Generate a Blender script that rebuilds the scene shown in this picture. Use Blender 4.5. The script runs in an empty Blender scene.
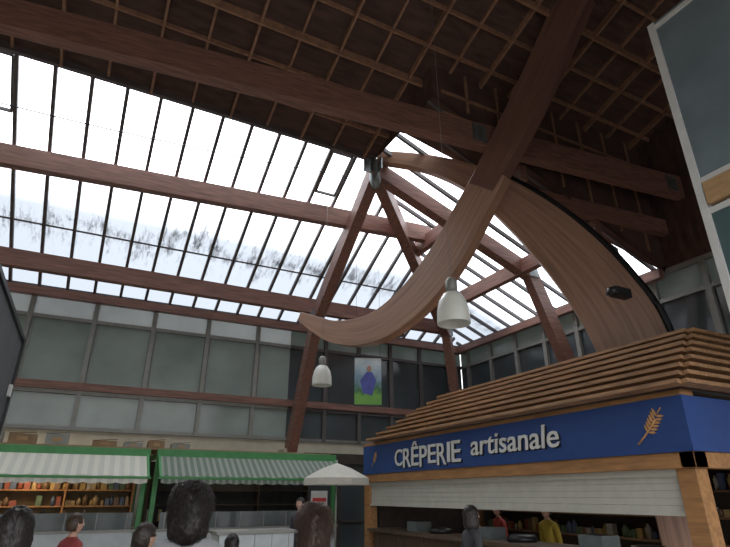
import bpy, math, random
from mathutils import Vector, Matrix, noise
random.seed(7)
SC = bpy.context.scene
SC.view_settings.view_transform='Standard'
V = Vector
# ------------------------------------------------------------------ camera
F = 520.0
PIT = math.atan(222/520.0)
AZ = math.radians(27)
fh = V((math.sin(AZ), math.cos(AZ), 0)); rt = V((math.cos(AZ), -math.sin(AZ), 0))
fwd = fh*math.cos(PIT) + V((0,0,1))*math.sin(PIT)
up = -fh*math.sin(PIT) + V((0,0,1))*math.cos(PIT)
EYE = V((0,0,1.65))
def ray(px,py):
    return fwd*F + rt*(px-365) + up*(273.5-py)
cd = bpy.data.cameras.new('camera'); cam = bpy.data.objects.new('camera', cd)
SC.collection.objects.link(cam)
cd.sensor_width = 36; cd.lens = F/730*36; cd.clip_end = 500
M = Matrix((rt, up, -fwd)).transposed().to_4x4(); M.translation = EYE
cam.matrix_world = M
SC.camera = cam

# ------------------------------------------------------------------ materials
def base(name):
    m = bpy.data.materials.new(name); m.use_nodes = True
    nt = m.node_tree; b = nt.nodes['Principled BSDF']
    return m, nt, b
def N(nt, t, **k):
    n = nt.nodes.new(t)
    for a,v in k.items(): setattr(n,a,v)
    return n
def mat(name, col, rough=.6, var=.2, scale=6, stretch=(1,1,1), metal=0, emit=None, es=1, spec=.5):
    m, nt, b = base(name)
    tc = N(nt,'ShaderNodeTexCoord'); mp = N(nt,'ShaderNodeMapping'); mp.inputs['Scale'].default_value = stretch
    nz = N(nt,'ShaderNodeTexNoise'); nz.inputs['Scale'].default_value = scale; nz.inputs['Detail'].default_value = 5
    cr = N(nt,'ShaderNodeValToRGB')
    cr.color_ramp.elements[0].position=.3; cr.color_ramp.elements[1].position=.7
    cr.color_ramp.elements[0].color = (*[c*(1-var) for c in col],1)
    cr.color_ramp.elements[1].color = (*[min(1,c*(1+var)) for c in col],1)
    nt.links.new(tc.outputs['Object'],mp.inputs[0]); nt.links.new(mp.outputs[0],nz.inputs['Vector'])
    nt.links.new(nz.outputs['Fac'],cr.inputs[0]); nt.links.new(cr.outputs[0],b.inputs['Base Color'])
    b.inputs['Roughness'].default_value = rough; b.inputs['Metallic'].default_value = metal
    b.inputs['Specular IOR Level'].default_value = spec
    if emit:
        b.inputs['Emission Color'].default_value = (*emit,1); b.inputs['Emission Strength'].default_value = es
    return m
RED = (.22,.108,.082)
wood_x = mat('glulam_x', RED,.5,.35,3,(.6,6,9))
wood_y = mat('glulam_y', RED,.5,.35,3,(6,.6,9))
darkpan = mat('dark_roof_board',(.08,.042,.033),.85,.35,2,(1,4,1))
batten = mat('batten_wood',(.29,.155,.095),.6,.3,4,(2,2,2))
bar = mat('glazing_bar_metal',(.10,.085,.085),.5,.1)
steel = mat('steel_gusset',(.22,.24,.24),.4,.2,10,metal=.7)
black = mat('black_rubber',(.012,.012,.014),.4,.1)
cream = mat('cream_plaster',(.55,.51,.40),.8,.1,3)
greyfr = mat('grey_aluminium',(.26,.26,.24),.45,.1,metal=.2)
pine = mat('pine_slats',(.34,.185,.09),.6,.35,4,(5,.7,6))
pine2 = mat('oak_board',(.40,.20,.08),.5,.25,4,(5,.6,5))
white = mat('white_paint',(.75,.75,.73),.5,.05)
offw = mat('roller_shutter',(.55,.54,.48),.5,.06)
blue = mat('blue_sign_paint',(.022,.065,.24),.5,.08)
green = mat('green_paint',(.06,.26,.08),.5,.1)
gold = mat('gold_wheat',(.62,.33,.13),.5,.1)
skin = mat('skin',(.50,.29,.21),.5,.08)
eyew = mat('eye_dark',(.03,.02,.02),.2,.1)
lips = mat('lips',(.38,.12,.10),.5,.1)
tile = mat('white_tile',(.50,.54,.56),.25,.08)
glassgrey = mat('stall_glass',(.12,.14,.14),.1,.1)
cardb = mat('cardboard',(.33,.22,.13),.8,.15)
ply = mat('plywood',(.50,.31,.15),.5,.15,4,(1,1,5))
panelg = mat('blue_grey_panel',(.19,.24,.27),.4,.12,2)
dgrey = mat('dark_grey_panel',(.09,.092,.10),.5,.15,2)
parasolm = mat('parasol_canvas',(.60,.57,.50),.8,.05)

def floor_mat():
    m,nt,b = base('floor_tiles')
    tc=N(nt,'ShaderNodeTexCoord'); br=N(nt,'ShaderNodeTexBrick')
    br.inputs['Color1'].default_value=(.30,.27,.245,1); br.inputs['Color2'].default_value=(.36,.33,.29,1); br.inputs['Mortar'].default_value=(.12,.11,.10,1)
    br.inputs['Scale'].default_value=1.6; br.offset=0; br.inputs['Brick Width'].default_value=.5; br.inputs['Row Height'].default_value=.5; br.inputs['Mortar Size'].default_value=.008
    nt.links.new(tc.outputs['Object'],br.inputs['Vector']); nt.links.new(br.outputs['Color'],b.inputs['Base Color'])
    b.inputs['Roughness'].default_value=.45
    return m
def arch_mat(name, col):
    m,nt,b = base(name)
    uv=N(nt,'ShaderNodeUVMap'); uv.uv_map='uv'
    mp=N(nt,'ShaderNodeMapping'); mp.inputs['Scale'].default_value=(.6,16,1)
    nz=N(nt,'ShaderNodeTexNoise'); nz.inputs['Scale'].default_value=1.0; nz.inputs['Detail'].default_value=3
    cr=N(nt,'ShaderNodeValToRGB'); cr.color_ramp.elements[0].position=.3; cr.color_ramp.elements[1].position=.7
    cr.color_ramp.elements[0].color=(*[c*.72 for c in col],1); cr.color_ramp.elements[1].color=(*[c*1.2 for c in col],1)
    nt.links.new(uv.outputs[0],mp.inputs[0]); nt.links.new(mp.outputs[0],nz.inputs['Vector']); nt.links.new(nz.outputs['Fac'],cr.inputs[0]); nt.links.new(cr.outputs[0],b.inputs['Base Color'])
    b.inputs['Roughness'].default_value=.35
    return m
arch_m = arch_mat('glulam_arch',(.39,.225,.155))
arch_shade = arch_mat('glulam_arch_shaded',(.18,.09,.07))  # same glulam darkened: shade on the upper arch put into the colour
def stripe_mat(name,c1,c2,freq,axis='X',duty=.5):
    m,nt,b=base(name)
    tc=N(nt,'ShaderNodeTexCoord'); sp=N(nt,'ShaderNodeSeparateXYZ'); mu=N(nt,'ShaderNodeMath',operation='MULTIPLY'); mu.inputs[1].default_value=freq
    fr=N(nt,'ShaderNodeMath',operation='FRACT'); gt=N(nt,'ShaderNodeMath',operation='GREATER_THAN'); gt.inputs[1].default_value=duty
    mx=N(nt,'ShaderNodeMix',data_type='RGBA'); mx.inputs[6].default_value=(*c1,1); mx.inputs[7].default_value=(*c2,1)
    l=nt.links.new
    l(tc.outputs['Object'],sp.inputs[0]); l(sp.outputs[axis],mu.inputs[0]); l(mu.outputs[0],fr.inputs[0]); l(fr.outputs[0],gt.inputs[0]); l(gt.outputs[0],mx.inputs[0]); l(mx.outputs[2],b.inputs['Base Color'])
    b.inputs['Roughness'].default_value=.8
    return m
def glazing_mat():
    m,nt,b=base('skylight_glass'); nt.nodes.remove(b)
    l=nt.links.new; out=nt.nodes['Material Output']
    geo=N(nt,'ShaderNodeNewGeometry'); sp=N(nt,'ShaderNodeSeparateXYZ'); l(geo.outputs['Position'],sp.inputs[0])
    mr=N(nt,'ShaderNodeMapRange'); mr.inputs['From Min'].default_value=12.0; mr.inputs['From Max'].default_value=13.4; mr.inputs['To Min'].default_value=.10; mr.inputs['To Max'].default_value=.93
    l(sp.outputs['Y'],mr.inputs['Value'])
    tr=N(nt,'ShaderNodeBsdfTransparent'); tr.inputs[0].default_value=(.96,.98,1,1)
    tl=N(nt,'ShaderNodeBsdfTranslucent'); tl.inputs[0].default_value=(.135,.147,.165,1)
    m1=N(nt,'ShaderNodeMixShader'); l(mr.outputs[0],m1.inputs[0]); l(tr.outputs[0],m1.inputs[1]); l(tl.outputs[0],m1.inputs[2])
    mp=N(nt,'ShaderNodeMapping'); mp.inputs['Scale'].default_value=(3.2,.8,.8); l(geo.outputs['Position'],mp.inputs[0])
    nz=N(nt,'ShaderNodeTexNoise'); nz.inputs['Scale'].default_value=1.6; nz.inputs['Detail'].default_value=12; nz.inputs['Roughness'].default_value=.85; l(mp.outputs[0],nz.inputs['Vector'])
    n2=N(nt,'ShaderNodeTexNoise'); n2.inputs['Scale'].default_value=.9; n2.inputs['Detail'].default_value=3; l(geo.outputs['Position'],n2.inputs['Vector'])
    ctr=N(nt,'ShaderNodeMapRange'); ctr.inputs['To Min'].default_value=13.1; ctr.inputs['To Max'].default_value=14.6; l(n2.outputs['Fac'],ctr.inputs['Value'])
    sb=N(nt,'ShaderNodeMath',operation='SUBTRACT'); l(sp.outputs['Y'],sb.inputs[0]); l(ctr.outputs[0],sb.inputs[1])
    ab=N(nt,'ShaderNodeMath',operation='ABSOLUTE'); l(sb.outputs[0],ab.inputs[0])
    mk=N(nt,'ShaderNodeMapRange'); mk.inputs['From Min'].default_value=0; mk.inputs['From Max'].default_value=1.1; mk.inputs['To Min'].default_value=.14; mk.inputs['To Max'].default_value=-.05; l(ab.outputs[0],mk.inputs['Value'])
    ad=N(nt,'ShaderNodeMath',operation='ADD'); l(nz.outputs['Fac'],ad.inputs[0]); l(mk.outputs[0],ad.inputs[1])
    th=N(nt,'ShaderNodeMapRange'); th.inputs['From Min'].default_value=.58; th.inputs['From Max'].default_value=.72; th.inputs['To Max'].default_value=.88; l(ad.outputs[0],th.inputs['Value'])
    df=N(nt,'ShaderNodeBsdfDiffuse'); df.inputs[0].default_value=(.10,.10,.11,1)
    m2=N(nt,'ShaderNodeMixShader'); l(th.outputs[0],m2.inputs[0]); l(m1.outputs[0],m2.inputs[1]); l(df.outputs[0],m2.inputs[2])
    l(m2.outputs[0],out.inputs[0])
    return m
def pane_mat(name,col,trans,tcol=(.6,.7,.66)):
    m,nt,b=base(name); l=nt.links.new; out=nt.nodes['Material Output']
    geo=N(nt,'ShaderNodeNewGeometry')
    nz=N(nt,'ShaderNodeTexNoise'); nz.inputs['Scale'].default_value=.7; nz.inputs['Detail'].default_value=3; l(geo.outputs['Position'],nz.inputs['Vector'])
    cr=N(nt,'ShaderNodeValToRGB'); cr.color_ramp.elements[0].position=.3; cr.color_ramp.elements[1].position=.7
    cr.color_ramp.elements[0].color=(*[c*.7 for c in col],1); cr.color_ramp.elements[1].color=(*[c*1.25 for c in col],1)
    l(nz.outputs['Fac'],cr.inputs[0]); l(cr.outputs[0],b.inputs['Base Color']); b.inputs['Roughness'].default_value=.12
    tl=N(nt,'ShaderNodeBsdfTranslucent'); tl.inputs[0].default_value=(*tcol,1)
    mx=N(nt,'ShaderNodeMixShader'); mx.inputs[0].default_value=trans
    l(b.outputs[0],mx.inputs[1]); l(tl.outputs[0],mx.inputs[2]); l(mx.outputs[0],out.inputs[0])
    return m
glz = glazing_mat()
paneA = pane_mat('frosted_pane',(.24,.265,.245),.15)
paneB = pane_mat('frosted_pane_light',(.44,.46,.45),.30,(.75,.78,.78))
paneC = pane_mat('dark_pane',(.06,.072,.078),.04)

# ------------------------------------------------------------------ mesh builder
class MB:
    def __init__(s): s.v=[];s.f=[];s.m=[];s.uv=[];s.sm=[]
    def add(s,vs,fs,mi=0,uvs=None,smooth=False):
        o=len(s.v); s.v+= [tuple(x) for x in vs]
        for i,f in enumerate(fs):
            s.f.append([o+j for j in f]); s.m.append(mi); s.sm.append(smooth)
            s.uv.append(uvs[i] if uvs else [(0,0)]*len(f))
    def box(s,c,sz,mi=0,R=None):
        hx,hy,hz=[a/2 for a in sz]; c=V(c)
        vs=[V((x,y,z)) for x in(-hx,hx) for y in(-hy,hy) for z in(-hz,hz)]
        if R: vs=[R@p for p in vs]
        s.add([c+p for p in vs],[(0,1,3,2),(4,6,7,5),(0,4,5,1),(2,3,7,6),(0,2,6,4),(1,5,7,3)],mi)
    def bb(s,a,b,mi=0):
        a=V(a);b=V(b); s.box((a+b)/2,[abs(b[i]-a[i]) for i in range(3)],mi)
    def beam(s,p0,p1,w,h,mi=0,upv=(0,0,1)):
        p0=V(p0);p1=V(p1); d=(p1-p0).normalized(); u=V(upv)
        if abs(d.dot(u))>.98: u=V((0,1,0))
        sd=d.cross(u).normalized(); uu=sd.cross(d).normalized()
        vs=[]
        for p in(p0,p1):
            for a,b in((-1,-1),(1,-1),(1,1),(-1,1)): vs.append(p+sd*a*w/2+uu*b*h/2)
        s.add(vs,[(3,2,1,0),(4,5,6,7),(0,1,5,4),(1,2,6,5),(2,3,7,6),(3,0,4,7)],mi)
    def tube(s,pts,r,seg=8,mi=0):
        pts=[V(p) for p in pts]; n=len(pts); vs=[];fs=[]
        for i,p in enumerate(pts):
            d=(pts[min(i+1,n-1)]-pts[max(i-1,0)]).normalized()
            u=V((0,0,1)) if abs(d.z)<.95 else V((1,0,0))
            a=d.cross(u).normalized(); b=a.cross(d)
            for k in range(seg):
                t=2*math.pi*k/seg; vs.append(p+(a*math.cos(t)+b*math.sin(t))*r)
        for i in range(n-1):
            for k in range(seg):
                k2=(k+1)%seg; fs.append((i*seg+k,i*seg+k2,(i+1)*seg+k2,(i+1)*seg+k))
        fs.append(tuple(range(seg))[::-1]); fs.append(tuple((n-1)*seg+k for k in range(seg)))
        s.add(vs,fs,mi,smooth=True)
    def lathe(s,prof,c,seg=24,mi=0,wave=0):
        c=V(c); vs=[];fs=[]
        for r,z in prof:
            for k in range(seg):
                t=2*math.pi*k/seg; vs.append(c+V((r*math.cos(t),r*math.sin(t),z)))
        for i in range(len(prof)-1):
            for k in range(seg):
                k2=(k+1)%seg; fs.append((i*seg+k,i*seg+k2,(i+1)*seg+k2,(i+1)*seg+k))
        s.add(vs,fs,mi,smooth=True)
    def ell(s,c,r,seg=12,mi=0,R=None):
        c=V(c); vs=[];fs=[]; rings=seg//2
        for i in range(rings+1):
            ph=math.pi*i/rings
            for k in range(seg):
                t=2*math.pi*k/seg
                p=V((r[0]*math.sin(ph)*math.cos(t),r[1]*math.sin(ph)*math.sin(t),r[2]*math.cos(ph)))
                if R: p=R@p
                vs.append(c+p)
        for i in range(rings):
            for k in range(seg):
                k2=(k+1)%seg; fs.append((i*seg+k,(i+1)*seg+k,(i+1)*seg+k2,i*seg+k2))
        s.add(vs,fs,mi,smooth=True)
    def ribbon(s,cs,hw,nrm,th,mi=0):
        nrm=V(nrm).normalized(); n=len(cs); vs=[];L=0
        prev=None; Ls=[]
        for i in range(n):
            d=(cs[min(i+1,n-1)]-cs[max(i-1,0)]).normalized(); w=nrm.cross(d).normalized()
            if prev is not None: L+=(cs[i]-prev).length
            prev=cs[i]; Ls.append(L)
            for a,b in((-1,-1),(1,-1),(1,1),(-1,1)): vs.append(cs[i]+w*a*hw[i]+nrm*b*th/2)
        fs=[];uv=[]
        for i in range(n-1):
            for k in range(4):
                k2=(k+1)%4; fs.append((i*4+k,i*4+k2,(i+1)*4+k2,(i+1)*4+k))
                if k%2==0:
                    va,vb=(0,1) if k==0 else (1,0)
                else: va,vb=(.1*k,.1*k+.35)
                uv.append([(Ls[i],va),(Ls[i],vb),(Ls[i+1],vb),(Ls[i+1],va)])
        fs.append((3,2,1,0)); uv.append([(0,0),(0,1),(.3,1),(.3,0)])
        o=(n-1)*4; fs.append((o,o+1,o+2,o+3)); uv.append([(0,0),(0,1),(.3,1),(.3,0)])
        s.add(vs,fs,mi,uv)
    def obj(s,name,mats,parent=None,bevel=0):
        me=bpy.data.meshes.new(name); me.from_pydata(s.v,[],s.f)
        for m in mats: me.materials.append(m)
        ul=me.uv_layers.new(name='uv')
        for p in me.polygons:
            p.material_index=s.m[p.index]; p.use_smooth=s.sm[p.index]
            for j in range(p.loop_total): ul.data[p.loop_start+j].uv=s.uv[p.index][j]
        me.update()
        o=bpy.data.objects.new(name,me); SC.collection.objects.link(o)
        if parent: o.parent=parent
        if bevel:
            b=o.modifiers.new('bevel','BEVEL'); b.width=bevel; b.segments=2; b.limit_method='ANGLE'
        return o
def empty(name,loc=(0,0,0),rz=0):
    e=bpy.data.objects.new(name,None); e.location=loc; e.rotation_euler=(0,0,rz); SC.collection.objects.link(e); e.empty_display_size=.2
    return e
def catmull(pts,sub=6):
    P=[pts[0]*2-pts[1]]+pts+[pts[-1]*2-pts[-2]]; out=[]
    for i in range(1,len(P)-2):
        a,b,c,d=P[i-1:i+3]
        for k in range(sub):
            t=k/sub; out.append(.5*((2*b)+(c-a)*t+(2*a-5*b+4*c-d)*t*t+(3*b-a-3*c+d)*t**3))
    out.append(pts[-1]); return out

# ------------------------------------------------------------------ shell
XR=12.3; YB=16.0; XL=-7.0; HX,HY,HZ=5.4,10.0,9.8; EZ=6.92
kb=(HZ-EZ)/(YB-HY); kr=(HZ-EZ)/(XR-HX); kd=.3; YG=7.3
zb=lambda y: EZ+kb*(YB-y)
zr=lambda x: EZ+kr*(XR-x)
zd=lambda y: HZ+kd*(HY-y)
b=MB(); b.bb((XL-.2,-6,-.2),(XR+.2,YB+.2,0)); b.obj('floor',[floor_mat()])
b=MB(); b.bb((XL,YB,0),(XR+.2,YB+.2,3.2)); b.obj('wall_back',[cream])
b=MB(); b.bb((XR,-4,0),(XR+.2,YB,3.2)); b.bb((XR,-4,EZ),(XR+.2,YG,13.6),1); b.obj('wall_right',[cream,darkpan])
b=MB(); b.bb((XL-.2,-4,0),(XL,YB+.2,13.6)); b.obj('wall_left',[cream])
b=MB(); b.bb((XL,-4.2,7.6),(XR+.2,-4,14)); b.bb((XL,-4.2,0),(-5.5,-4,7.6)); b.bb((11,-4.2,0),(XR+.2,-4,7.6)); b.obj('wall_front',[cream])  # unseen wall behind the camera; opening sized to let in fill light
b=MB(); b.bb((XL,YB-.06,3.2),(XR,YB,3.28)); b.obj('trim_back',[greyfr])

def window_band(axis,a0,a1,pos,step,offs,mains,band=True):
    b=MB()
    def bx(u0,u1,d0,d1,z0,z1,mi):
        if axis=='x': b.bb((u0,pos-d1,z0),(u1,pos-d0,z1),mi)
        else: b.bb((pos-d1,u0,z0),(pos-d0,u1,z1),mi)
    for z0,z1,mi in ((3.28,4.13,1),(4.42,6.1,mains),(6.2,6.85,2)):
        bx(a0,a1,-.04,-.02,z0,z1,mi)
    for z,h in ((3.2,.1),(4.12,.1),(6.1,.1),(6.8,.12)): bx(a0,a1,-.08,.06,z,z+h,0)
    if band: bx(a0,a1,-.05,.14,4.22,4.42,3)
    else: bx(a0,a1,-.05,.05,4.2,4.44,0)
    u=offs
    while u<a1:
        if u>a0:
            bx(u-.06,u+.06,-.08,.08,3.2,6.9,0)
            bx(u+.09,u+.12,-.06,.03,4.44,6.1,0)
        u+=step
    return b
b=window_band('x',XL,HX,YB,1.57,-2.0-1.57*3,1); b.obj('window_1',[greyfr,paneA,paneB,wood_x])
b=window_band('x',HX,XR,YB,1.25,HX,1); b.obj('window_2',[bar,paneC,paneA,wood_x])
b=window_band('y',-4,YB,XR,1.3,-4,1,False); b.obj('window_3',[greyfr,paneC,paneA,wood_y])

b=MB()
def slab(pts,th,mi=0):
    n=len(pts); vs=[V(p) for p in pts]+[V(p)+V((0,0,th)) for p in pts]
    fs=[tuple(range(n))[::-1],tuple(range(n,2*n))]+[(i,(i+1)%n,n+(i+1)%n,n+i) for i in range(n)]
    b.add(vs,fs,mi)
Y0=-4
slab([(XL,Y0,zd(Y0)),(XR+.2,Y0,zd(Y0)),(XR+.2,YG,zd(YG)),(XL,YG,zd(YG))],.12)
slab([(XL,YG,zd(YG)),(HX,YG,zd(YG)),(HX,HY,HZ),(XL,HY,HZ)],.12)
b.add([(HX,YG,zr(HX)-.1),(XR,YG,zr(XR)-.1),(XR,YG,zd(YG)),(HX,YG,zd(YG))],[(0,1,2,3)],0)
b.add([(HX,YG,zr(HX)-.1),(HX,HY,HZ-.05),(HX,HY,HZ),(HX,YG,zd(YG))],[(0,1,2,3)],0)
slab([(HX,YG,HZ-.06),(XR,YG,EZ-.06),(XR,7.35,EZ-.06),(HX,8.7,HZ-.06)],.03)
y=Y0; i=0
while y<HY:
    x1 = XR if y<YG else HX
    h=.10 if i%3 else .2
    b.beam((XL,y,zd(y)-h/2),(x1,y,zd(y)-h/2),.05,h,1); y+=.78; i+=1
x=XL; i=0
while x<XR:
    y1=YG if x>HX else HY
    h=.08 if i%2 else .16
    b.beam((x,Y0,zd(Y0)-h/2),(x,y1,zd(y1)-h/2),.05,h,1); x+=.86; i+=1
for z in (9.3,9.9): b.beam((HX+.2,YG-.04,z),(XR,YG-.04,z),.05,.06,1)
x=HX+.9
while x<XR: b.beam((x,YG-.04,zr(x)+.1),(x,YG-.04,zd(YG)),.05,.05,1); x+=.9
b.obj('ceiling',[darkpan,batten])

hipY=lambda x: HY+(x-HX)*(YB-HY)/(XR-HX)
hipX=lambda y: HX+(y-HY)*(XR-HX)/(YB-HY)
b=MB()
b.add([(XL,HY,HZ),(HX,HY,HZ),(XR,YB,EZ),(XL,YB,EZ)],[(0,1,2,3)],0)
b.add([(HX,YG,HZ),(XR,YG,EZ),(XR,YB,EZ),(HX,HY,HZ)],[(0,1,2,3)],0)
ST=.68
x=XL+.3
while x<XR-.2:
    y0=HY if x<HX else hipY(x)
    b.beam((x,y0,zb(y0)-.05),(x,YB,EZ-.05),.075,.10,1); x+=ST
y=YG+.2
while y<YB-.2:
    x0=HX if y<HY else hipX(y)
    b.beam((x0,y,zr(x0)-.05),(XR,y,EZ-.05),.075,.10,1); y+=ST
b.beam((XL,HY,HZ-.05),(HX,HY,HZ-.05),.10,.16,1)
b.beam((XL,YB-.05,EZ),(XR,YB-.05,EZ),.16,.14,1); b.beam((XR-.05,YG,EZ),(XR-.05,YB,EZ),.16,.14,1)
b.beam((XL,13.9,zb(13.9)-.04),(hipX(13.9),13.9,zb(13.9)-.04),.03,.04,1)
for x in (XL+.3+ST*5.5,XL+.3+ST*16.5):
    for yy in (HY+.12,HY+1.25): b.beam((x-.28,yy,zb(yy)-.04),(x+.28,yy,zb(yy)-.04),.06,.06,1)
    for xx in (x-.27,x+.27): b.beam((xx,HY+.12,zb(HY+.12)-.04),(xx,HY+1.25,zb(HY+1.25)-.04),.045,.06,1)
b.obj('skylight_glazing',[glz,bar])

# ------------------------------------------------------------------ timber frame
b=MB(); b.beam((XL,8.64,8.85),(XR,6.49,8.85),.24,.60)
b.obj('ridge_beam',[wood_x],bevel=.01)
b=MB(); b.beam((XL,12.16,8.34),(7.94,11.34,8.73),.22,.50); b.obj('purlin_beam',[wood_x],bevel=.01)
b=MB(); b.beam((XL,14.6,7.14),(10.4,14.6,7.14),.22,.46); b.obj('purlin_beam.001',[wood_x],bevel=.01)
b=MB(); b.beam((XL,15.75,6.75),(XR,15.75,6.75),.2,.22); b.obj('eaves_beam',[wood_x])
b=MB(); b.beam((XR-.25,YG,6.75),(XR-.25,YB,6.75),.2,.22); b.obj('eaves_beam.001',[wood_y])
b=MB(); b.beam((8.2,7.5,8.0),(XR,7.1,8.0),.2,.42); b.obj('verge_beam',[wood_x],bevel=.01)
for i,x in enumerate((7.8,10.0)):
    b=MB(); b.beam((x,YG,zr(x)-.33),(x,hipY(x)+.2,zr(x)-.33),.2,.42); b.obj('side_purlin_beam' if i==0 else 'side_purlin_beam.001',[wood_y],bevel=.01)
def knee(name,p0,p1,p2,m,foot):
    b=MB(); b.beam(p0,p1,.30,.42); b.beam(V(p1)+(V(p1)-V(p2)).normalized()*.15,p2,.28,.40)
    b.box(p1,(.34,.34,.3),1); 
    b.bb((foot[0]-.25,foot[1]-.25,0),(foot[0]+.25,foot[1]+.25,p2[2]+.02),2)
    return b.obj(name,[m,steel,cream],bevel=.008)
knee('raking_rafter',(HX,HY,HZ-.4),(HX,13.7,6.55),(HX,15.45,2.9),wood_y,(HX,15.6))
knee('raking_rafter.001',(HX,HY,HZ-.4),(10.35,10.0,7.45),(12.0,10.0,3.3),wood_x,(12.0,10))
knee('raking_rafter.002',(HX,HY,HZ-.45),(10.5,14.35,6.9),(11.7,15.4,3.2),wood_y,(11.9,15.6))
knee('raking_rafter.003',(8.4,YG+.3,7.9),(10.6,YG+.3,7.1),(12.0,YG+.3,3.3),wood_x,(12.0,YG+.3))
b=MB(); b.lathe([(.0,.25),(.12,.25),(.16,.1),(.16,-.35),(.10,-.55),(0,-.6)],(HX,HY,HZ-.35),16)
b.box((HX,HY-.02,HZ-.35),(.7,.03,.35)); b.box((HX,HY,HZ-.35),(.03,.7,.35))
b.obj('hub_bracket',[steel])

# arches
def plane_pts(A,B,pix):
    A=V((*A,0));B=V((*B,0)); d=(B-A).normalized(); n=V((-d.y,d.x,0)); out=[]
    for px,py,w in pix:
        r=ray(px,py); t=(A-EYE).dot(n)/r.dot(n); out.append((EYE+r*t, w*t/2))
    return out,n
def arch(name,A,B,pix,th,extra=(),m=arch_m):
    pts,n=plane_pts(A,B,pix)
    cs=[p for p,w in pts]+[V(e[0]) for e in extra]; ws=[w for p,w in pts]+[e[1] for e in extra]
    C=catmull(cs,8); W=[v.x for v in catmull([V((w,0,0)) for w in ws],8)]
    b=MB(); b.ribbon(C,W,n,th); o=b.obj(name,[m],bevel=.012)
    return C,W,n
C1,W1,n1=arch('curved_arch_beam',(4.8,12.3),(7.4,5.0),[(303,317,9),(318,325,16),(340,333,23),(375,329,31),(412,303,38),(446,261,42),(474,211,40),(494,174,38)],.28)
arch('curved_arch_upper',(4.8,12.3),(7.4,5.0),[(484,190,32),(505,150,36),(536,88,38),(575,0,38)],.32,m=arch_shade)  # upper length of the first arch, split off to carry the shaded colour
A2=(HX,HY);B2=(8.6,5.9)
d2=(V((*B2,0))-V((*A2,0)))
e1=V((*A2,0))+d2*1.01; e2=V((*A2,0))+d2*1.03
C2,W2,n2=arch('curved_arch_beam.001',A2,B2,[(380,158,12),(430,165,17),(478,182,28),(520,210,42),(563,248,54),(602,294,62),(632,345,66)],.26,extra=(((e1.x,e1.y,2.2),.42),((e2.x,e2.y,0.0),.42)))
b=MB(); pts=[]
for i in range(18,len(C2)-8):
    d=(C2[min(i+1,len(C2)-1)]-C2[i-1]).normalized(); w=n2.cross(d).normalized()
    if w.z<0: w=-w
    pts.append(C2[i]+w*(W2[i]+.06))
b.tube(pts,.08,8); b.obj('drain_pipe',[black])
b=MB()
for X in (6.35,11.9):
    Y=8.64+(X-XL)*(6.49-8.64)/(XR-XL)
    b.box((X,Y-.14,8.85),(.34,.04,.42))
    for dx in(-.1,.1):
        for dz in(-.12,0,.12): b.ell((X+dx,Y-.17,8.85+dz),(.025,.015,.025),8)
b.obj('gusset_plates',[steel])
b=MB(); p=EYE+ray(620,293)*.0152
b.box(p,(.34,.14,.14)); b.box(p+V((0,.1,.06)),(.06,.25,.05)); b.lathe([(0,.0),(.08,.0),(.08,.1),(0,.1)],p+V((-.16,0,-.05)),10); b.obj('security_camera',[black])
b=MB(); p=EYE+ray(399,329)*.0232
b.lathe([(0,.12),(.06,.12),(.12,-.1),(.13,-.16),(0,-.16)],p,14); b.tube([p+V((0,0,.1)),p+V((0,0,.45))],.012); b.obj('spotlight',[black])
b=MB(); pts=[]
for i in range(20):
    s=i/19; pts.append(V((XL+ (HX-.3-XL)*s, 10.9-.5*s, zb(10.9-.5*s)-.3-.25*math.sin(math.pi*s))))
b.tube(pts,.012,6); b.obj('overhead_cable',[black])

# ------------------------------------------------------------------ pendants
lampw = mat('lamp_enamel',(.72,.72,.66),.35,.04)
def pendant(name,px,py,dep,dia,top):
    p=EYE+ray(px,py)*(dep/520); r=dia/2
    b=MB()
    b.lathe([(r,-.22),(r*1.0,-.16),(r*.97,-.02),(r*.82,.12),(r*.55,.22),(r*.36,.25),(r*.36,.25),(r*.5,.2),(r*.78,.1),(r*.9,-.02),(r*.94,-.2),(r,-.22)],p,28,0)
    b.lathe([(0,.30),(r*.34,.25),(r*.36,.32),(r*.36,.42),(r*.2,.47),(0,.48)],p,20,1)
    b.ell(p+V((0,0,.05)),(.09,.09,.13),12,2)
    b.tube([p+V((0,0,.45)),V((p.x,p.y,top(p)))],.0035,6,1)
    return b.obj(name,[lampw,greyfr,white])
pendant('pendant_lamp',453,309,7.3,.46,lambda p: zd(p.y)-.02)
pendant('pendant_lamp.001',322,376,12.2,.46,lambda p: zb(p.y)-.06 if p.y>HY else zd(p.y))

def poster_mat():
    m,nt,bb_=base('poster_print'); l=nt.links.new
    tc=N(nt,'ShaderNodeTexCoord'); sp=N(nt,'ShaderNodeSeparateXYZ'); l(tc.outputs['Object'],sp.inputs[0])
    nz=N(nt,'ShaderNodeTexNoise'); nz.inputs['Scale'].default_value=3; l(tc.outputs['Object'],nz.inputs['Vector'])
    ad=N(nt,'ShaderNodeMath',operation='MULTIPLY_ADD'); ad.inputs[1].default_value=.8; l(nz.outputs['Fac'],ad.inputs[0]); l(sp.outputs['Z'],ad.inputs[2])
    mr=N(nt,'ShaderNodeMapRange'); mr.inputs['From Min'].default_value=-.3; mr.inputs['From Max'].default_value=1.0; l(ad.outputs[0],mr.inputs['Value'])
    cr=N(nt,'ShaderNodeValToRGB'); e=cr.color_ramp.elements
    e[0].color=(.16,.42,.08,1); e[0].position=.0; e[1].color=(.7,.8,.85,1); e[1].position=1
    for p,c in ((.3,(.22,.5,.10,1)),(.42,(.08,.22,.10,1)),(.55,(.25,.40,.55,1)),(.75,(.45,.6,.7,1))):
        n=e.new(p); n.color=c
    l(mr.outputs[0],cr.inputs[0]); l(cr.outputs[0],bb_.inputs['Base Color']); bb_.inputs['Roughness'].default_value=.6
    return m
p=EYE+ray(368,381)*.0245
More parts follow.
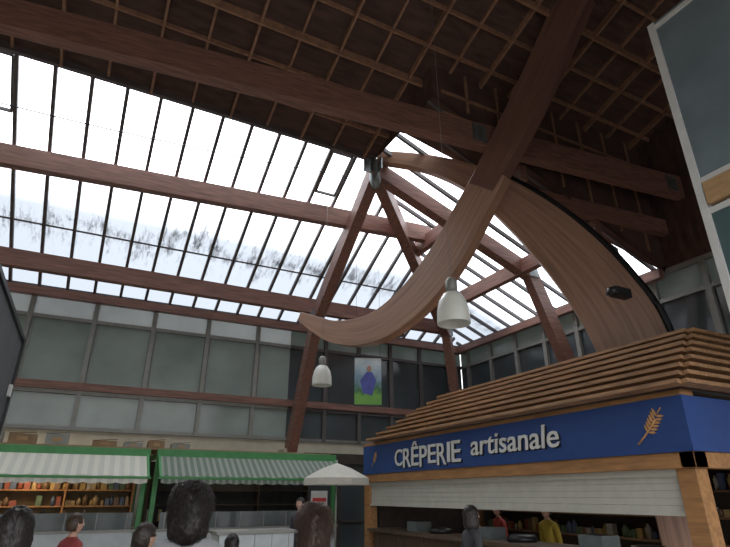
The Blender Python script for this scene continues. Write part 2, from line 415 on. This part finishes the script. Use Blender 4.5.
b=MB(); b.box((0,0,0),(.66,.02,1.15),0)
b.box((0,0,.59),(.7,.04,.04),1); b.box((0,0,-.59),(.7,.04,.04),1)
b.ell((.03,-.013,.30),(.06,.004,.08),12,2); b.add([(-.12,-.014,-.30),(.10,-.014,-.36),(.20,-.014,.02),(.10,-.014,.22),(-.04,-.014,.22),(-.20,-.014,.0)],[(0,1,2,3,4,5)],3)
zt=zb(p.y)-p.z if p.y>HY else zd(p.y)-p.z
for x in(-.3,.3): b.tube([V((x,0,.6)),V((x,0,zt-.12))],.004,5,1)
o=b.obj('hanging_poster',[poster_mat(),black,skin,mat('poster_blue',(.10,.12,.45),.6)]); o.location=p; o.rotation_euler=(0,0,math.radians(-20))

b=MB(); b.bb((-1.30,5.2,2.15),(-1.13,9.0,3.78),0)
for z in(2.15,3.74): b.bb((-1.33,5.15,z),(-1.10,9.05,z+.06),1)
for y in (5.15,8.99): b.bb((-1.33,y,2.15),(-1.10,y+.06,3.8),1)
for y in (5.6,8.6): b.bb((-1.26,y-.04,0),(-1.18,y+.04,2.2),1)
b.box((-1.1,8.8,3.0),(.04,.12,.16),2)
b.obj('display_board',[dgrey,black,white])

# glazed mezzanine booth
b=MB(); x0,x1,y0,y1,z0,z1=6.6,9.2,-.6,3.22,3.96,8.3
for x in(x0,x1):
    for y in(y0,y1): b.bb((x-.05,y-.05,0),(x+.05,y+.05,z1),0)
for z in (z0,5.0,5.45,z1-.1):
    b.bb((x0-.04,y0,z-.04),(x0+.04,y1,z+.04),0); b.bb((x0,y1-.04,z-.04),(x1,y1+.04,z+.04),0)
b.bb((x0-.02,y0,z0),(x0+.01,y1,5.05),2); b.bb((x0,y1-.01,z0),(x1,y1+.02,5.05),2)
b.bb((x0-.07,y0,5.08),(x0+.02,y1-.07,5.40),3)
b.bb((x0-.02,y0,5.45),(x0+.01,y1,z1),1); b.bb((x0,y1-.01,5.45),(x1,y1+.02,z1),1)
b.bb((x0,y0,z1-.04),(x1,y1,z1),0); b.bb((x0,y0,z0-.1),(x1,y1,z0),0)
b.bb((x0-.05,1.6,z0),(x0+.03,1.66,z1),0)
b.obj('mezzanine_booth',[white,panelg,pane_mat('teal_pane',(.12,.19,.20),.0),ply])

# ------------------------------------------------------------------ creperie stall
cs=empty('creperie_stall',(6.2,8.0,0))
def C(bm,name,mats,bevel=0):
    o=bm.obj(name,mats,cs,bevel); o.matrix_parent_inverse=Matrix.Translation((-6.2,-8,0)); return o
SX,SY0,SY1,SXE=6.2,3.9,12.1,9.6
b=MB()
for y in(SY0+.02,SY1-.1): b.bb((SX+.02,y,0),(SX+.24,y+.24,2.1))
for y in(SY0+.02,SY1-.2): b.bb((SXE-.2,y,0),(SXE,y+.2,2.8))
b.bb((SX-.03,SY0-.03,1.94),(SX+.2,SY1+.03,2.12),0); b.bb((SX-.03,SY0-.03,1.94),(SXE,SY0+.15,2.12),0); b.bb((SX,SY1-.15,1.94),(SXE,SY1+.03,2.12),0)
b.bb((SX-.05,SY0-.05,2.75),(SX+.2,SY1+.05,2.82),0)
C(b,'timber_frame',[pine2],.008)
b=MB(); b.bb((SX-.06,SY0-.06,2.12),(SX,SY1+.03,2.75)); b.bb((SX-.06,SY0-.06,2.12),(SXE,SY0,2.75)); C(b,'sign_board',[blue])
b=MB(); z=1.46
while z<1.93: b.bb((SX+.09,SY0+.27,z),(SX+.12,SY1-.1,z+.079)); z+=.082
b.bb((SX+.06,SY0+.27,1.43),(SX+.15,SY1-.1,1.47)); b.bb((SX+.05,SY0+.26,1.86),(SX+.2,SY1-.1,1.95))
C(b,'roller_shutter',[offw])
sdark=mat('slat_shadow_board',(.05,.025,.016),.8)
b=MB(); bx0,by0,by1,bz=SX-.22,SY0-.2,SY1-.55,2.86; tx0,ty0,ty1,tz=7.15,4.15,10.2,3.75
ns=8
for i in range(ns):
    s=i/(ns-1); x=bx0+(tx0-bx0)*s; ya=by0+(ty0-by0)*s; yb_=by1+(ty1-by1)*s; z=bz+(tz-bz)*s
    R=Matrix.Rotation(math.radians(8),3,'Y')
    b.box((x,(ya+yb_)/2,z),(.15,yb_-ya,.05),0,R)
    R=Matrix.Rotation(math.radians(-8),3,'X')
    b.box(((x+SXE)/2,ya,z),(SXE-x,.15,.05),0,R); b.box(((x+SXE)/2,yb_,z),(SXE-x,.15,.05),0,R.inverted())
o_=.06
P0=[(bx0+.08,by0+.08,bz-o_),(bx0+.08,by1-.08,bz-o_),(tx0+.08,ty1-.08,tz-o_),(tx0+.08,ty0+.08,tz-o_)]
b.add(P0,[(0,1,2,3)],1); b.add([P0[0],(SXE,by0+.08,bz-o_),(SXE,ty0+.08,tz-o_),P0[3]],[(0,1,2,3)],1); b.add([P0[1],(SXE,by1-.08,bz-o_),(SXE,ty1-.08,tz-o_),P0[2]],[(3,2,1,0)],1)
b.bb((tx0,ty0,tz-.02),(7.5,ty1,tz+.02),0)
b.bb((SX-.02,SY0,2.78),(7.3,SY1,2.81),1)
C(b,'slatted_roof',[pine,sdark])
b=MB(); b.bb((SX+.05,SY0+.3,.12),(SX+.6,SY1-.3,.9),0); b.bb((SX-.08,SY0+.26,.9),(SX+.7,SY1-.2,.96),1); b.bb((SX+.1,SY0+.3,0),(SX+.55,SY1-.3,.12),2)
for k in range(9): b.bb((SX+.03,SY0+.3+k*.92,.12),(SX+.055,SY0+.36+k*.92,.9),1)
C(b,'counter',[mat('counter_front',(.10,.06,.035),.6),mat('counter_top',(.10,.065,.04),.4),black],.005)
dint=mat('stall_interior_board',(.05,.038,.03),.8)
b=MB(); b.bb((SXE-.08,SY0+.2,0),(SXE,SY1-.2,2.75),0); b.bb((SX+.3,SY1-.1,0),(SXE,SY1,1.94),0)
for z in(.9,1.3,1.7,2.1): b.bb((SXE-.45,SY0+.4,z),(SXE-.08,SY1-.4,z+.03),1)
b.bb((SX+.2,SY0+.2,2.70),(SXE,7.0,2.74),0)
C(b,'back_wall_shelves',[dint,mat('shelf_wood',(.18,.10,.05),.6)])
def goods(bm,x0,x1,y0,y1,zs,nm,dens=.16,ax='y'):
    for z in zs:
        u=(y0 if ax=='y' else x0)
        while u<(y1 if ax=='y' else x1):
            w=random.uniform(.07,dens); h=random.uniform(.10,.27); 
            if random.random()<.85:
                mi=random.randrange(nm); c=((x0+x1)/2,u,z+h/2) if ax=='y' else (u,(y0+y1)/2,z+h/2)
                if random.random()<.5: bm.box(c,(w*.9,w*.9,h),mi)
                else: bm.lathe([(0,0),(w*.4,0),(w*.42,h*.7),(w*.2,h*.85),(w*.2,h),(0,h)],(c[0],c[1],z),8,mi)
            u+=w*1.05
gm=[mat('goods_%d'%i,c,.45,.15) for i,c in enumerate([(.42,.30,.12),(.30,.09,.06),(.1,.14,.24),(.42,.40,.34),(.13,.20,.12),(.2,.13,.08),(.42,.32,.18)])]
b=MB(); goods(b,SXE-.4,SXE-.12,SY0+.5,SY1-.6,(.93,1.33,1.73),7); C(b,'shelf_goods',gm)
b=MB()
for y in (5.0,7.3,9.6):
    b.lathe([(0,.0),(.24,0),(.24,.06),(.2,.1),(0,.1)],(SX+.4,y,.96),20,0); b.bb((SX+.15,y+.5,.96),(SX+.5,y+.9,1.15),1)
C(b,'crepe_griddles',[black,glassgrey])
def text(body,yL,yR,z,h,shear=0,name='lettering',off=SX-.075,m=white):
    cu=bpy.data.curves.new(name,'FONT'); cu.body=body; cu.extrude=.012; cu.shear=shear; cu.offset=.004; cu.bevel_depth=.004
    t=bpy.data.objects.new('tmp',cu); SC.collection.objects.link(t)
    bpy.context.view_layer.update()
    me=bpy.data.meshes.new_from_object(t.evaluated_get(bpy.context.evaluated_depsgraph_get()))
    bpy.data.objects.remove(t)
    xs=[v.co.x for v in me.vertices]; ys=[v.co.y for v in me.vertices]
    sx=(yL-yR)/(max(xs)-min(xs)); sy=h/(max(ys)-min(ys))
    mnx,mny=min(xs),min(ys)
    for v in me.vertices:
        x,y,zz=v.co; v.co=(off-zz, yL-(x-mnx)*sx, z+(y-mny)*sy)
    me.materials.clear(); me.materials.append(m)
    o=bpy.data.objects.new(name,me); SC.collection.objects.link(o); o.parent=cs; o.matrix_parent_inverse=Matrix.Translation((-6.2,-8,0))
ytot=10.55; ws_=[.32,.31,.29,.29,.29,.31,.12,.29]; hs=[.34,.38,.48,.40,.35,.40,.36,.38]; zz=[2.24,2.20,2.22,2.19,2.24,2.19,2.23,2.22]
gap=(10.55-8.15-sum(ws_))/7
for i,ch in enumerate('CRÊPERIE'):
    text(ch,ytot,ytot-ws_[i],zz[i],hs[i],.05,'letter_%d'%i); 
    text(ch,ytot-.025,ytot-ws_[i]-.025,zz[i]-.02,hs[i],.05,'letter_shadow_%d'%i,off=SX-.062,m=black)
    ytot-=ws_[i]+gap
text('artisanale',7.85,5.78,2.30,.34,.12,'lettering_artisanale')
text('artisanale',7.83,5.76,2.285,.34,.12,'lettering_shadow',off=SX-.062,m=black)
def wheat(yc,zc,s,tilt,name):
    b=MB(); x=SX-.072
    def P(u,w):
        a=math.radians(tilt); uu=u*math.cos(a)+w*math.sin(a); ww=-u*math.sin(a)+w*math.cos(a)
        return V((x,yc-uu*s,zc+ww*s))
    b.tube([P(-.12,-.5),P(-.05,-.2),P(0,.1),P(.02,.35)],.012*s/.5,6)
    for k in range(6):
        w=-.05+k*.1
        for sg in(-1,1):
            base_=P(.0,w); tip=P(sg*.19,w+.12); dr=(tip-base_); q=dr.normalized(); nn=q.cross(V((1,0,0)))
            vs=[base_]+[base_+dr*t+nn*wd*s for t,wd in((.3,.03),(.6,.032))]+[tip]+[base_+dr*t-nn*wd*s for t,wd in((.6,.032),(.3,.03))]
            b.add([v+V((-.005,0,0)) for v in vs]+[v+V((.01,0,0)) for v in vs],[tuple(range(6)),tuple(range(6,12))[::-1]]+[(i,(i+1)%6,6+(i+1)%6,6+i) for i in range(6)])
    b.tube([P(0,.5),P(.02,.72)],.008,5)
    C(b,name,[gold])
wheat(4.33,2.38,.46,38,'wheat_emblem'); wheat(11.55,2.40,.33,30,'wheat_emblem_small')

# ------------------------------------------------------------------ market stalls on left
aw1=stripe_mat('awning_cream',(.62,.60,.52),(.52,.51,.45),5.0)
aw2=stripe_mat('awning_green_stripe',(.13,.17,.13),(.26,.28,.24),7.0,duty=.55)
def stall(name,x0,x1,y,awm,warm):
    e=empty(name,((x0+x1)/2,y,0)); inv=Matrix.Translation((-(x0+x1)/2,-y,0))
    def A(bm,n,ms,bv=0):
        o=bm.obj(n,ms,e,bv); o.matrix_parent_inverse=inv
    b=MB()
    for x in(x0+.05,x1-.05):
        b.bb((x-.05,y-.05,0),(x+.05,y+.05,2.6)); b.bb((x-.04,y+1.9,0),(x+.04,y+1.98,2.6)); b.bb((x-.04,y,2.45),(x+.04,y+1.95,2.55))
        b.beam((x,y-.02,2.5),(x,y-.8,2.0),.05,.06)
    b.bb((x0,y-.07,2.46),(x1,y+.03,2.62)); b.bb((x0,y-.82,1.97),(x1,y-.78,2.02))
    A(b,'frame',[green],.005)
    b=MB(); n=60; top=[];bot=[];val=[]
    for i in range(n+1):
        x=x0+.06+(x1-x0-.12)*i/n; sag=.015*math.sin(i*math.pi/3)
        top.append((x,y-.06,2.47)); bot.append((x,y-.80,2.03+sag)); val.append((x,y-.83,1.90-.03*abs(math.sin(i*math.pi/4))))
    b.add(top+bot+val,[(i,i+1,n+1+i+1,n+1+i) for i in range(n)]+[(n+1+i,n+1+i+1,2*n+2+i+1,2*n+2+i) for i in range(n)],0)
    A(b,'awning',[awm])
    b=MB(); b.bb((x0+.15,y-.4,0),(x1-.15,y+.3,.95),0); b.bb((x0+.1,y-.45,.95),(x1-.1,y+.35,1.0),1)
    b.bb((x0+.2,y-.35,1.0),(x1-.2,y-.32,1.3),2); b.bb((x0+.2,y-.35,1.3),(x1-.2,y+.1,1.32),2)
    for k in range(8):
        xx=x0+.3+k*(x1-x0-.6)/7; b.bb((xx-.01,y-.36,1.0),(xx+.01,y-.3,1.32),1)
    A(b,'counter',[tile,greyfr,glassgrey])
    b=MB(); b.bb((x0,y+1.95,0),(x1,y+2.0,2.45),0)
    for z in(.7,1.05,1.4,1.75): b.bb((x0+.1,y+1.6,z),(x1-.1,y+1.95,z+.03),1)
    for k in range(4):
        xx=x0+.1+k*(x1-x0-.2)/3; b.bb((xx-.02,y+1.58,0),(xx+.02,y+1.95,2.1),1)
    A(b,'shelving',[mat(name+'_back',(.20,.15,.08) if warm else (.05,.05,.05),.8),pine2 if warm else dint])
    b=MB()
    if warm: goods(b,x0+.2,x1-.2,y+1.65,y+1.88,(.73,1.08,1.43,1.78),7,.16,'x')
    else: goods(b,x0+.2,x0+1.6,y+1.65,y+1.88,(.73,1.08),7,.16,'x')
    goods(b,x0+.3,x1-.3,y-.25,y+.05,(1.0,),7,.14,'x'); A(b,'shelf_goods',gm)
    b=MB(); b.bb((x0+.6,y+.9,2.36),(x1-.6,y+1.0,2.41),0); A(b,'tube_lamp',[mat(name+'_tube',(.9,.85,.7),.4,0,emit=(1,.8,.5),es=4 if warm else 1)])
    return e
stall('market_stall',-3.3,1.32,13.35,aw1,True)
stall('market_stall.001',1.45,5.85,13.2,aw2,False)
def carton(name,x,y,z,s,m):
    b=MB(); w,d,h=s
    b.box((x,y,z+h/2),s,0); b.beam((x-w/2,y-d/2,z+h),(x+w/2,y-d/2-.08,z+h+.03),.1,.008,0); b.box((x,y,z+h+.004),(.06,d,.006),1); b.box((x,y-d/2-.003,z+h/2),(w*.4,.004,h*.4),1)
    b.obj(name,[m,ply])
b=MB(); b.bb((-3.2,13.4,2.62),(5.8,15.2,2.66)); 
b.obj('stall_roof_deck',[cardb])
n=0
for x,w,h in ((-1.9,.55,.26),(-1.25,.5,.2),(-.6,.45,.22),(.35,.5,.12),(.95,.4,.1),(1.45,.35,.16),(2.0,.4,.12)):
    carton('cardboard_carton' if n==0 else 'cardboard_carton.%03d'%n,x,13.75,2.665,(w,.4,h),cardb if n%2 else greyfr); n+=1
b=MB(); b.bb((5.95,15.75,0),(11.6,15.98,2.75),0); b.bb((5.95,15.65,2.55),(11.6,15.8,2.85),1)
for k in range(6): b.bb((6.0+k*1.08,15.7,0),(6.08+k*1.08,15.78,2.6),1)
b.bb((5.95,15.7,.9),(11.6,15.78,.96),1)
b.obj('dark_wall_panels',[paneC,dint])  # dark panels and rails added to darken this stretch of wall

b=MB(); pc=V((5.05,11.3,0)); vs=[];fs=[]
rr=[(0,2.32),(.35,2.2),(.75,2.0),(.76,1.86)]
for r,z in rr:
    for k in range(32):
        t=2*math.pi*k/32; rad=r*(1-.06*abs(math.sin(4*t))); vs.append(pc+V((rad*math.cos(t),rad*math.sin(t),z)))
for i in range(3):
    for k in range(32): fs.append((i*32+k,i*32+(k+1)%32,(i+1)*32+(k+1)%32,(i+1)*32+k))
b.add(vs,fs,0)
b.tube([pc+V((0,0,.05)),pc+V((0,0,2.38))],.022,8,1); b.lathe([(0,.08),(.22,.06),(.25,0),(0,0)],pc,20,1)
for k in range(8):
    t=math.pi*k/4; b.tube([pc+V((0,0,2.27)),pc+V((.73*math.cos(t),.73*math.sin(t),1.99))],.008,5,1)
b.obj('parasol',[parasolm,greyfr])
b=MB(); b.bb((5.02,12.2,0),(5.06,12.24,1.35),1); b.bb((4.82,12.18,1.35),(5.22,12.21,1.75),0); b.bb((4.85,12.17,1.52),(5.19,12.185,1.6),2); b.lathe([(0,0),(.18,0),(.18,.03),(0,.05)],(5.04,12.22,0),16,1)
b.obj('notice_sign',[white,black,mat('sign_red',(.6,.04,.04),.5)])
b=MB(); b.bb((2.2,9.6,0),(3.5,10.2,1.05),0); b.bb((2.15,9.55,1.05),(3.55,10.25,1.1),1)
for k in range(5): b.bb((2.2+k*.3,9.59,.05),(2.21+k*.3,9.6,1.05),1)
b.obj('tiled_counter',[tile,greyfr],bevel=.006)

# ------------------------------------------------------------------ people
def cloth_mat(name,shirt,pants):
    m,nt,b_=base(name); l=nt.links.new
    tc=N(nt,'ShaderNodeTexCoord'); sp=N(nt,'ShaderNodeSeparateXYZ'); l(tc.outputs['Object'],sp.inputs[0])
    mr=N(nt,'ShaderNodeMapRange'); mr.inputs['From Max'].default_value=1.8; l(sp.outputs['Z'],mr.inputs['Value'])
    cr=N(nt,'ShaderNodeValToRGB'); cr.color_ramp.interpolation='CONSTANT'; e=cr.color_ramp.elements
    e[0].color=(.02,.018,.016,1); e[0].position=0; e[1].color=(*pants,1); e[1].position=.06
    n=e.new(.52); n.color=(*shirt,1); n=e.new(.835); n.color=(.50,.29,.21,1)
    l(mr.outputs[0],cr.inputs[0]); l(cr.outputs[0],b_.inputs['Base Color']); b_.inputs['Roughness'].default_value=.85
    return m
def skin_obj(name,verts,edges,rad,root,mats,parent,sub=2):
    me=bpy.data.meshes.new(name); me.from_pydata(verts,edges,[])
    o=bpy.data.objects.new(name,me); SC.collection.objects.link(o); o.parent=parent
    s=o.modifiers.new('skin','SKIN'); s.use_smooth_shade=True
    for i,r in enumerate(rad):
        d=me.skin_vertices[0].data[i]; d.radius=r if isinstance(r,tuple) else (r,r); d.use_root=(i==root)
    u=o.modifiers.new('sub','SUBSURF'); u.levels=sub; u.render_levels=sub
    for m in mats: me.materials.append(m)
    return o
def hand(parent,side,wr):
    sx=side; w=V(wr)
    vs=[w,w+V((0,.01,-.045)),w+V((0,.015,-.085))]; ed=[(0,1),(1,2)]; rd=[(.022,.026),(.016,.034),(.013,.036)]
    for k,(oy,L) in enumerate(((.034,.068),(.012,.078),(-.010,.072),(-.031,.056))):
        i=len(vs); b0=w+V((0,.015+oy*.8,-.092))
        vs+=[b0,b0+V((-sx*.004,oy*.15,-L*.45)),b0+V((-sx*.016,oy*.2,-L*.8)),b0+V((-sx*.028,oy*.2,-L))]
        ed+=[(2,i),(i,i+1),(i+1,i+2),(i+2,i+3)]; rd+=[.0095,.009,.008,.007]
    i=len(vs); vs+=[w+V((-sx*.006,.042,-.04)),w+V((-sx*.014,.062,-.068)),w+V((-sx*.022,.07,-.096))]
    ed+=[(1,i),(i,i+1),(i+1,i+2)]; rd+=[.012,.010,.008]
    skin_obj('hand',[tuple(v) for v in vs],ed,rd,0,[skin],parent,1)
hair_m={}
def human(name,px,py_top,dep,height,face,style='short',hair=(.015,.011,.009),shirt=(.05,.05,.06),pants=(.03,.035,.06)):
    r=ray(px,py_top); t=dep/520; p=EYE+r*t
    e=empty(name,(p.x,p.y,0),face); s=height/1.76; e.scale=(s,s,s)
    vs=[(0,0,.96),(0,-.01,1.12),(0,0,1.30),(0,0,1.42),(0,.0,1.50),(0,.012,1.57)]
    ed=[(0,1),(1,2),(2,3),(3,4),(4,5)]; rd=[(.155,.11),(.135,.10),(.155,.115),(.12,.085),(.058,.058),(.052,.055)]
    for sg in(-1,1):
        i=len(vs); vs+=[(sg*.155,0,1.41),(sg*.20,-.01,1.36),(sg*.235,-.03,1.12),(sg*.25,.05,.90)]; ed+=[(3,i),(i,i+1),(i+1,i+2),(i+2,i+3)]; rd+=[.068,.060,.045,.030]
        i=len(vs); vs+=[(sg*.09,0,.88),(sg*.10,.02,.50),(sg*.105,-.01,.11),(sg*.11,.0,.05),(sg*.12,.14,.035)]; ed+=[(0,i),(i,i+1),(i+1,i+2),(i+2,i+3),(i+3,i+4)]; rd+=[.095,.065,.045,.045,(.042,.03)]
    skin_obj('body',vs,ed,rd,0,[cloth_mat(name+'_clothes',shirt,pants)],e)
    for sg in(-1,1): hand(e,sg,(sg*.25,.055,.895))
    b=MB(); hc=V((0,.02,1.645)); seg,rings=28,20; vs=[];fs=[]
    for i in range(rings+1):
        ph=math.pi*i/rings
        for k in range(seg):
            a=2*math.pi*k/seg; n=V((math.sin(ph)*math.cos(a),math.sin(ph)*math.sin(a),math.cos(ph)))
            x,y,z=n.x*.076,n.y*.095,n.z*.118
            if z<0: x*=1-.35*(-z/.118)**1.5; y*= (1-.12*(-z/.118)) if y>0 else (1-.4*(-z/.118))
            if y>0:
                fx=math.exp(-(x/.012)**2)
                y+= .022*fx*math.exp(-((z+.012)/.02)**2)+.010*fx*math.exp(-((z-.012)/.02)**2)
                y-= .010*math.exp(-((abs(x)-.032)/.014)**2)*math.exp(-((z-.008)/.014)**2)
                y+= .006*math.exp(-(x/.03)**2)*math.exp(-((z+.055)/.012)**2)+.008*math.exp(-(x/.022)**2)*math.exp(-((z+.095)/.018)**2)
            vs.append(hc+V((x,y,z)))
    for i in range(rings):
        for k in range(seg): fs.append((i*seg+k,(i+1)*seg+k,(i+1)*seg+(k+1)%seg,i*seg+(k+1)%seg))
    b.add(vs,fs,0,smooth=True)
    for sg in(-1,1):
        b.ell(hc+V((sg*.031,.079,.006)),(.013,.008,.008),10,3); b.ell(hc+V((sg*.031,.086,.006)),(.005,.003,.005),8,1)
        b.ell(hc+V((sg*.031,.087,.024)),(.016,.005,.003),8,1)
        b.ell(hc+V((sg*.078,-.005,-.004)),(.009,.018,.030),10,0)
    b.ell(hc+V((0,.088,-.054)),(.022,.007,.006),10,2)
    b.obj('head',[skin,eyew,lips,white],e)
    key=tuple(hair)
    if key not in hair_m: hair_m[key]=mat('hair_%d'%len(hair_m),hair,.5,.6,40,(3,3,.7))
    P={'short':(1.12,.15,.003,40,.010),'bushy':(1.6,.28,.010,26,.035),'long':(1.16,1.1,.005,26,.03),'bob':(1.22,.45,.005,26,.02),'curly':(1.5,.85,.014,30,.05)}[style]
    b=MB(); seg,rings=72,50; vs=[];fs=[];nr=[]
    for i in range(rings+1):
        ph=math.pi*i/rings
        for k in range(seg):
            a=2*math.pi*k/seg; n=V((math.sin(ph)*math.cos(a),math.sin(ph)*math.sin(a),math.cos(ph)))
            x,y,z=n.x*.078*P[0],n.y*.097*P[0]-.012*P[0],n.z*.12*(1+(P[0]-1)*.5)+.008
            if z<0:
                z*=1+P[1]
                if style!='short': 
                    q=max(0,1-abs(n.z)**6); x=n.x/max(.25,math.sin(ph))*.078*P[0]*(.35+.65*q); y=(n.y/max(.25,math.sin(ph)))*.097*P[0]*(.35+.65*q)-.012*P[0]
                    x=max(-.15,min(.15,x))
            v=hc+V((x,y,z)); d=noise.noise(v*P[3]*.35+V((px,0,0)))*P[2]*1.6+noise.noise(v*P[3]*1.3)*P[2]
            vs.append(v+n*d); nr.append(n)
    used=[]
    for i in range(rings):
        for k in range(seg):
            f=(i*seg+k,(i+1)*seg+k,(i+1)*seg+(k+1)%seg,i*seg+(k+1)%seg); c=sum((V(vs[j]) for j in f),V())/4-hc
            if style=='short':
                if c.y>.045 and c.z<.07: continue
                if c.y>-.02 and c.z<.012: continue
                if c.z<-.075: continue
            else:
                if c.y>.02 and c.z<.062 and abs(c.x)<.066: continue
            fs.append(f); used.append(i*seg+k)
    b.add(vs,fs,0,smooth=True)
    rs=random.Random(px); nS={'short':500,'bushy':2200,'curly':2200,'bob':900,'long':900}[style]; L=P[4]
    for _ in range(nS):
        j=rs.choice(used); n=nr[j]; p=V(vs[j]); dn=V((0,0,-1))-n*(-n.z)
        if dn.length<.2: dn=V((rs.uniform(-1,1),rs.uniform(-1,1),0))
        dn.normalize(); sd=n.cross(dn); ph=rs.uniform(0,6.28); cur=.012 if style in('curly','bushy') else .002
        pts=[]; out=rs.uniform(.3,1)*L*(.5 if style in('curly','bushy') else .12)
        for k in range(5):
            s_=k/4; pts.append(p+dn*(L*1.5*s_)+n*(out*math.sin(s_*2.2)+.001)+sd*(cur*math.sin(ph+s_*6)))
        w_=.0022; va=[]
        for k,q in enumerate(pts):
            ww=w_*(1-.7*k/4); va+=[q+sd*ww,q-sd*ww,q+n*ww]
        fa=[]
        for k in range(4):
            o3=k*3
            fa+=[(o3,o3+1,o3+4,o3+3),(o3+1,o3+2,o3+5,o3+4),(o3+2,o3,o3+3,o3+5)]
        b.add(va,fa,0,smooth=True)
    b.obj('hair',[hair_m[key]],e)
    return e
BK=-AZ
human('woman_bushy_hair',193,487,3.2,1.68,BK+.2,'bushy',hair=(.018,.013,.011),shirt=(.22,.22,.23))
human('woman_dark_hair',20,507,2.9,1.57,BK-.1,'bob',shirt=(.02,.02,.025))
human('man_brown_hair',76,517,5.6,1.46,BK-.6,'short',hair=(.05,.028,.016),shirt=(.25,.04,.04))
human('man_short_hair',146,524,3.9,1.45,BK-.5,'short',hair=(.03,.02,.015),shirt=(.05,.05,.08))
human('child_dark_hair',233,533,5.2,1.28,BK+.4,'bob',shirt=(.1,.1,.12))
human('woman_curly_hair',315,511,3.5,1.55,BK-.2,'curly',hair=(.05,.027,.018),shirt=(.05,.04,.04))
human('man_distant',301,500,10.0,1.60,BK+2.6,'short',shirt=(.06,.06,.08))
human('woman_at_counter',470,508,6.2,1.52,BK-1.3,'bob',hair=(.02,.013,.01),shirt=(.04,.04,.045))
human('stall_vendor',546,508,8.75,1.50,math.radians(90),'short',hair=(.03,.018,.01),shirt=(.42,.30,.04))
human('stall_vendor.001',498,512,10.3,1.47,math.radians(80),'short',hair=(.03,.018,.01),shirt=(.35,.05,.04))

# ------------------------------------------------------------------ light
w=bpy.data.worlds.new('overcast_sky'); SC.world=w; w.use_nodes=True; nt=w.node_tree
bg=nt.nodes['Background']; bg.inputs[1].default_value=4.7
tc=N(nt,'ShaderNodeTexCoord'); sp=N(nt,'ShaderNodeSeparateXYZ'); mr=N(nt,'ShaderNodeMapRange'); cr=N(nt,'ShaderNodeValToRGB')
mr.inputs['From Min'].default_value=-.1; mr.inputs['From Max'].default_value=.5
nt.links.new(tc.outputs['Generated'],sp.inputs[0]); nt.links.new(sp.outputs['Z'],mr.inputs['Value']); nt.links.new(mr.outputs[0],cr.inputs[0]); nt.links.new(cr.outputs[0],bg.inputs[0])
cr.color_ramp.elements[0].color=(.12,.12,.12,1); cr.color_ramp.elements[1].color=(.93,.96,1,1)
sd=bpy.data.lights.new('sun','SUN'); sd.energy=3.0; sd.angle=math.radians(25); so=bpy.data.objects.new('sun',sd); SC.collection.objects.link(so)
so.rotation_euler=V((.05,.75,1.0)).to_track_quat('Z','Y').to_euler()
def plight(name,loc,e,col):
    l=bpy.data.lights.new(name,'POINT'); l.energy=e; l.color=col; l.shadow_soft_size=.15; o=bpy.data.objects.new(name,l); o.location=loc; SC.collection.objects.link(o)
plight('stall_lamp',(-1,14.4,2.2),22,(1,.75,.45)); plight('stall_lamp.001',(3.6,14.3,2.2),4,(1,.85,.7)); plight('creperie_lamp',(8.2,7.5,2.5),6,(1,.75,.5))
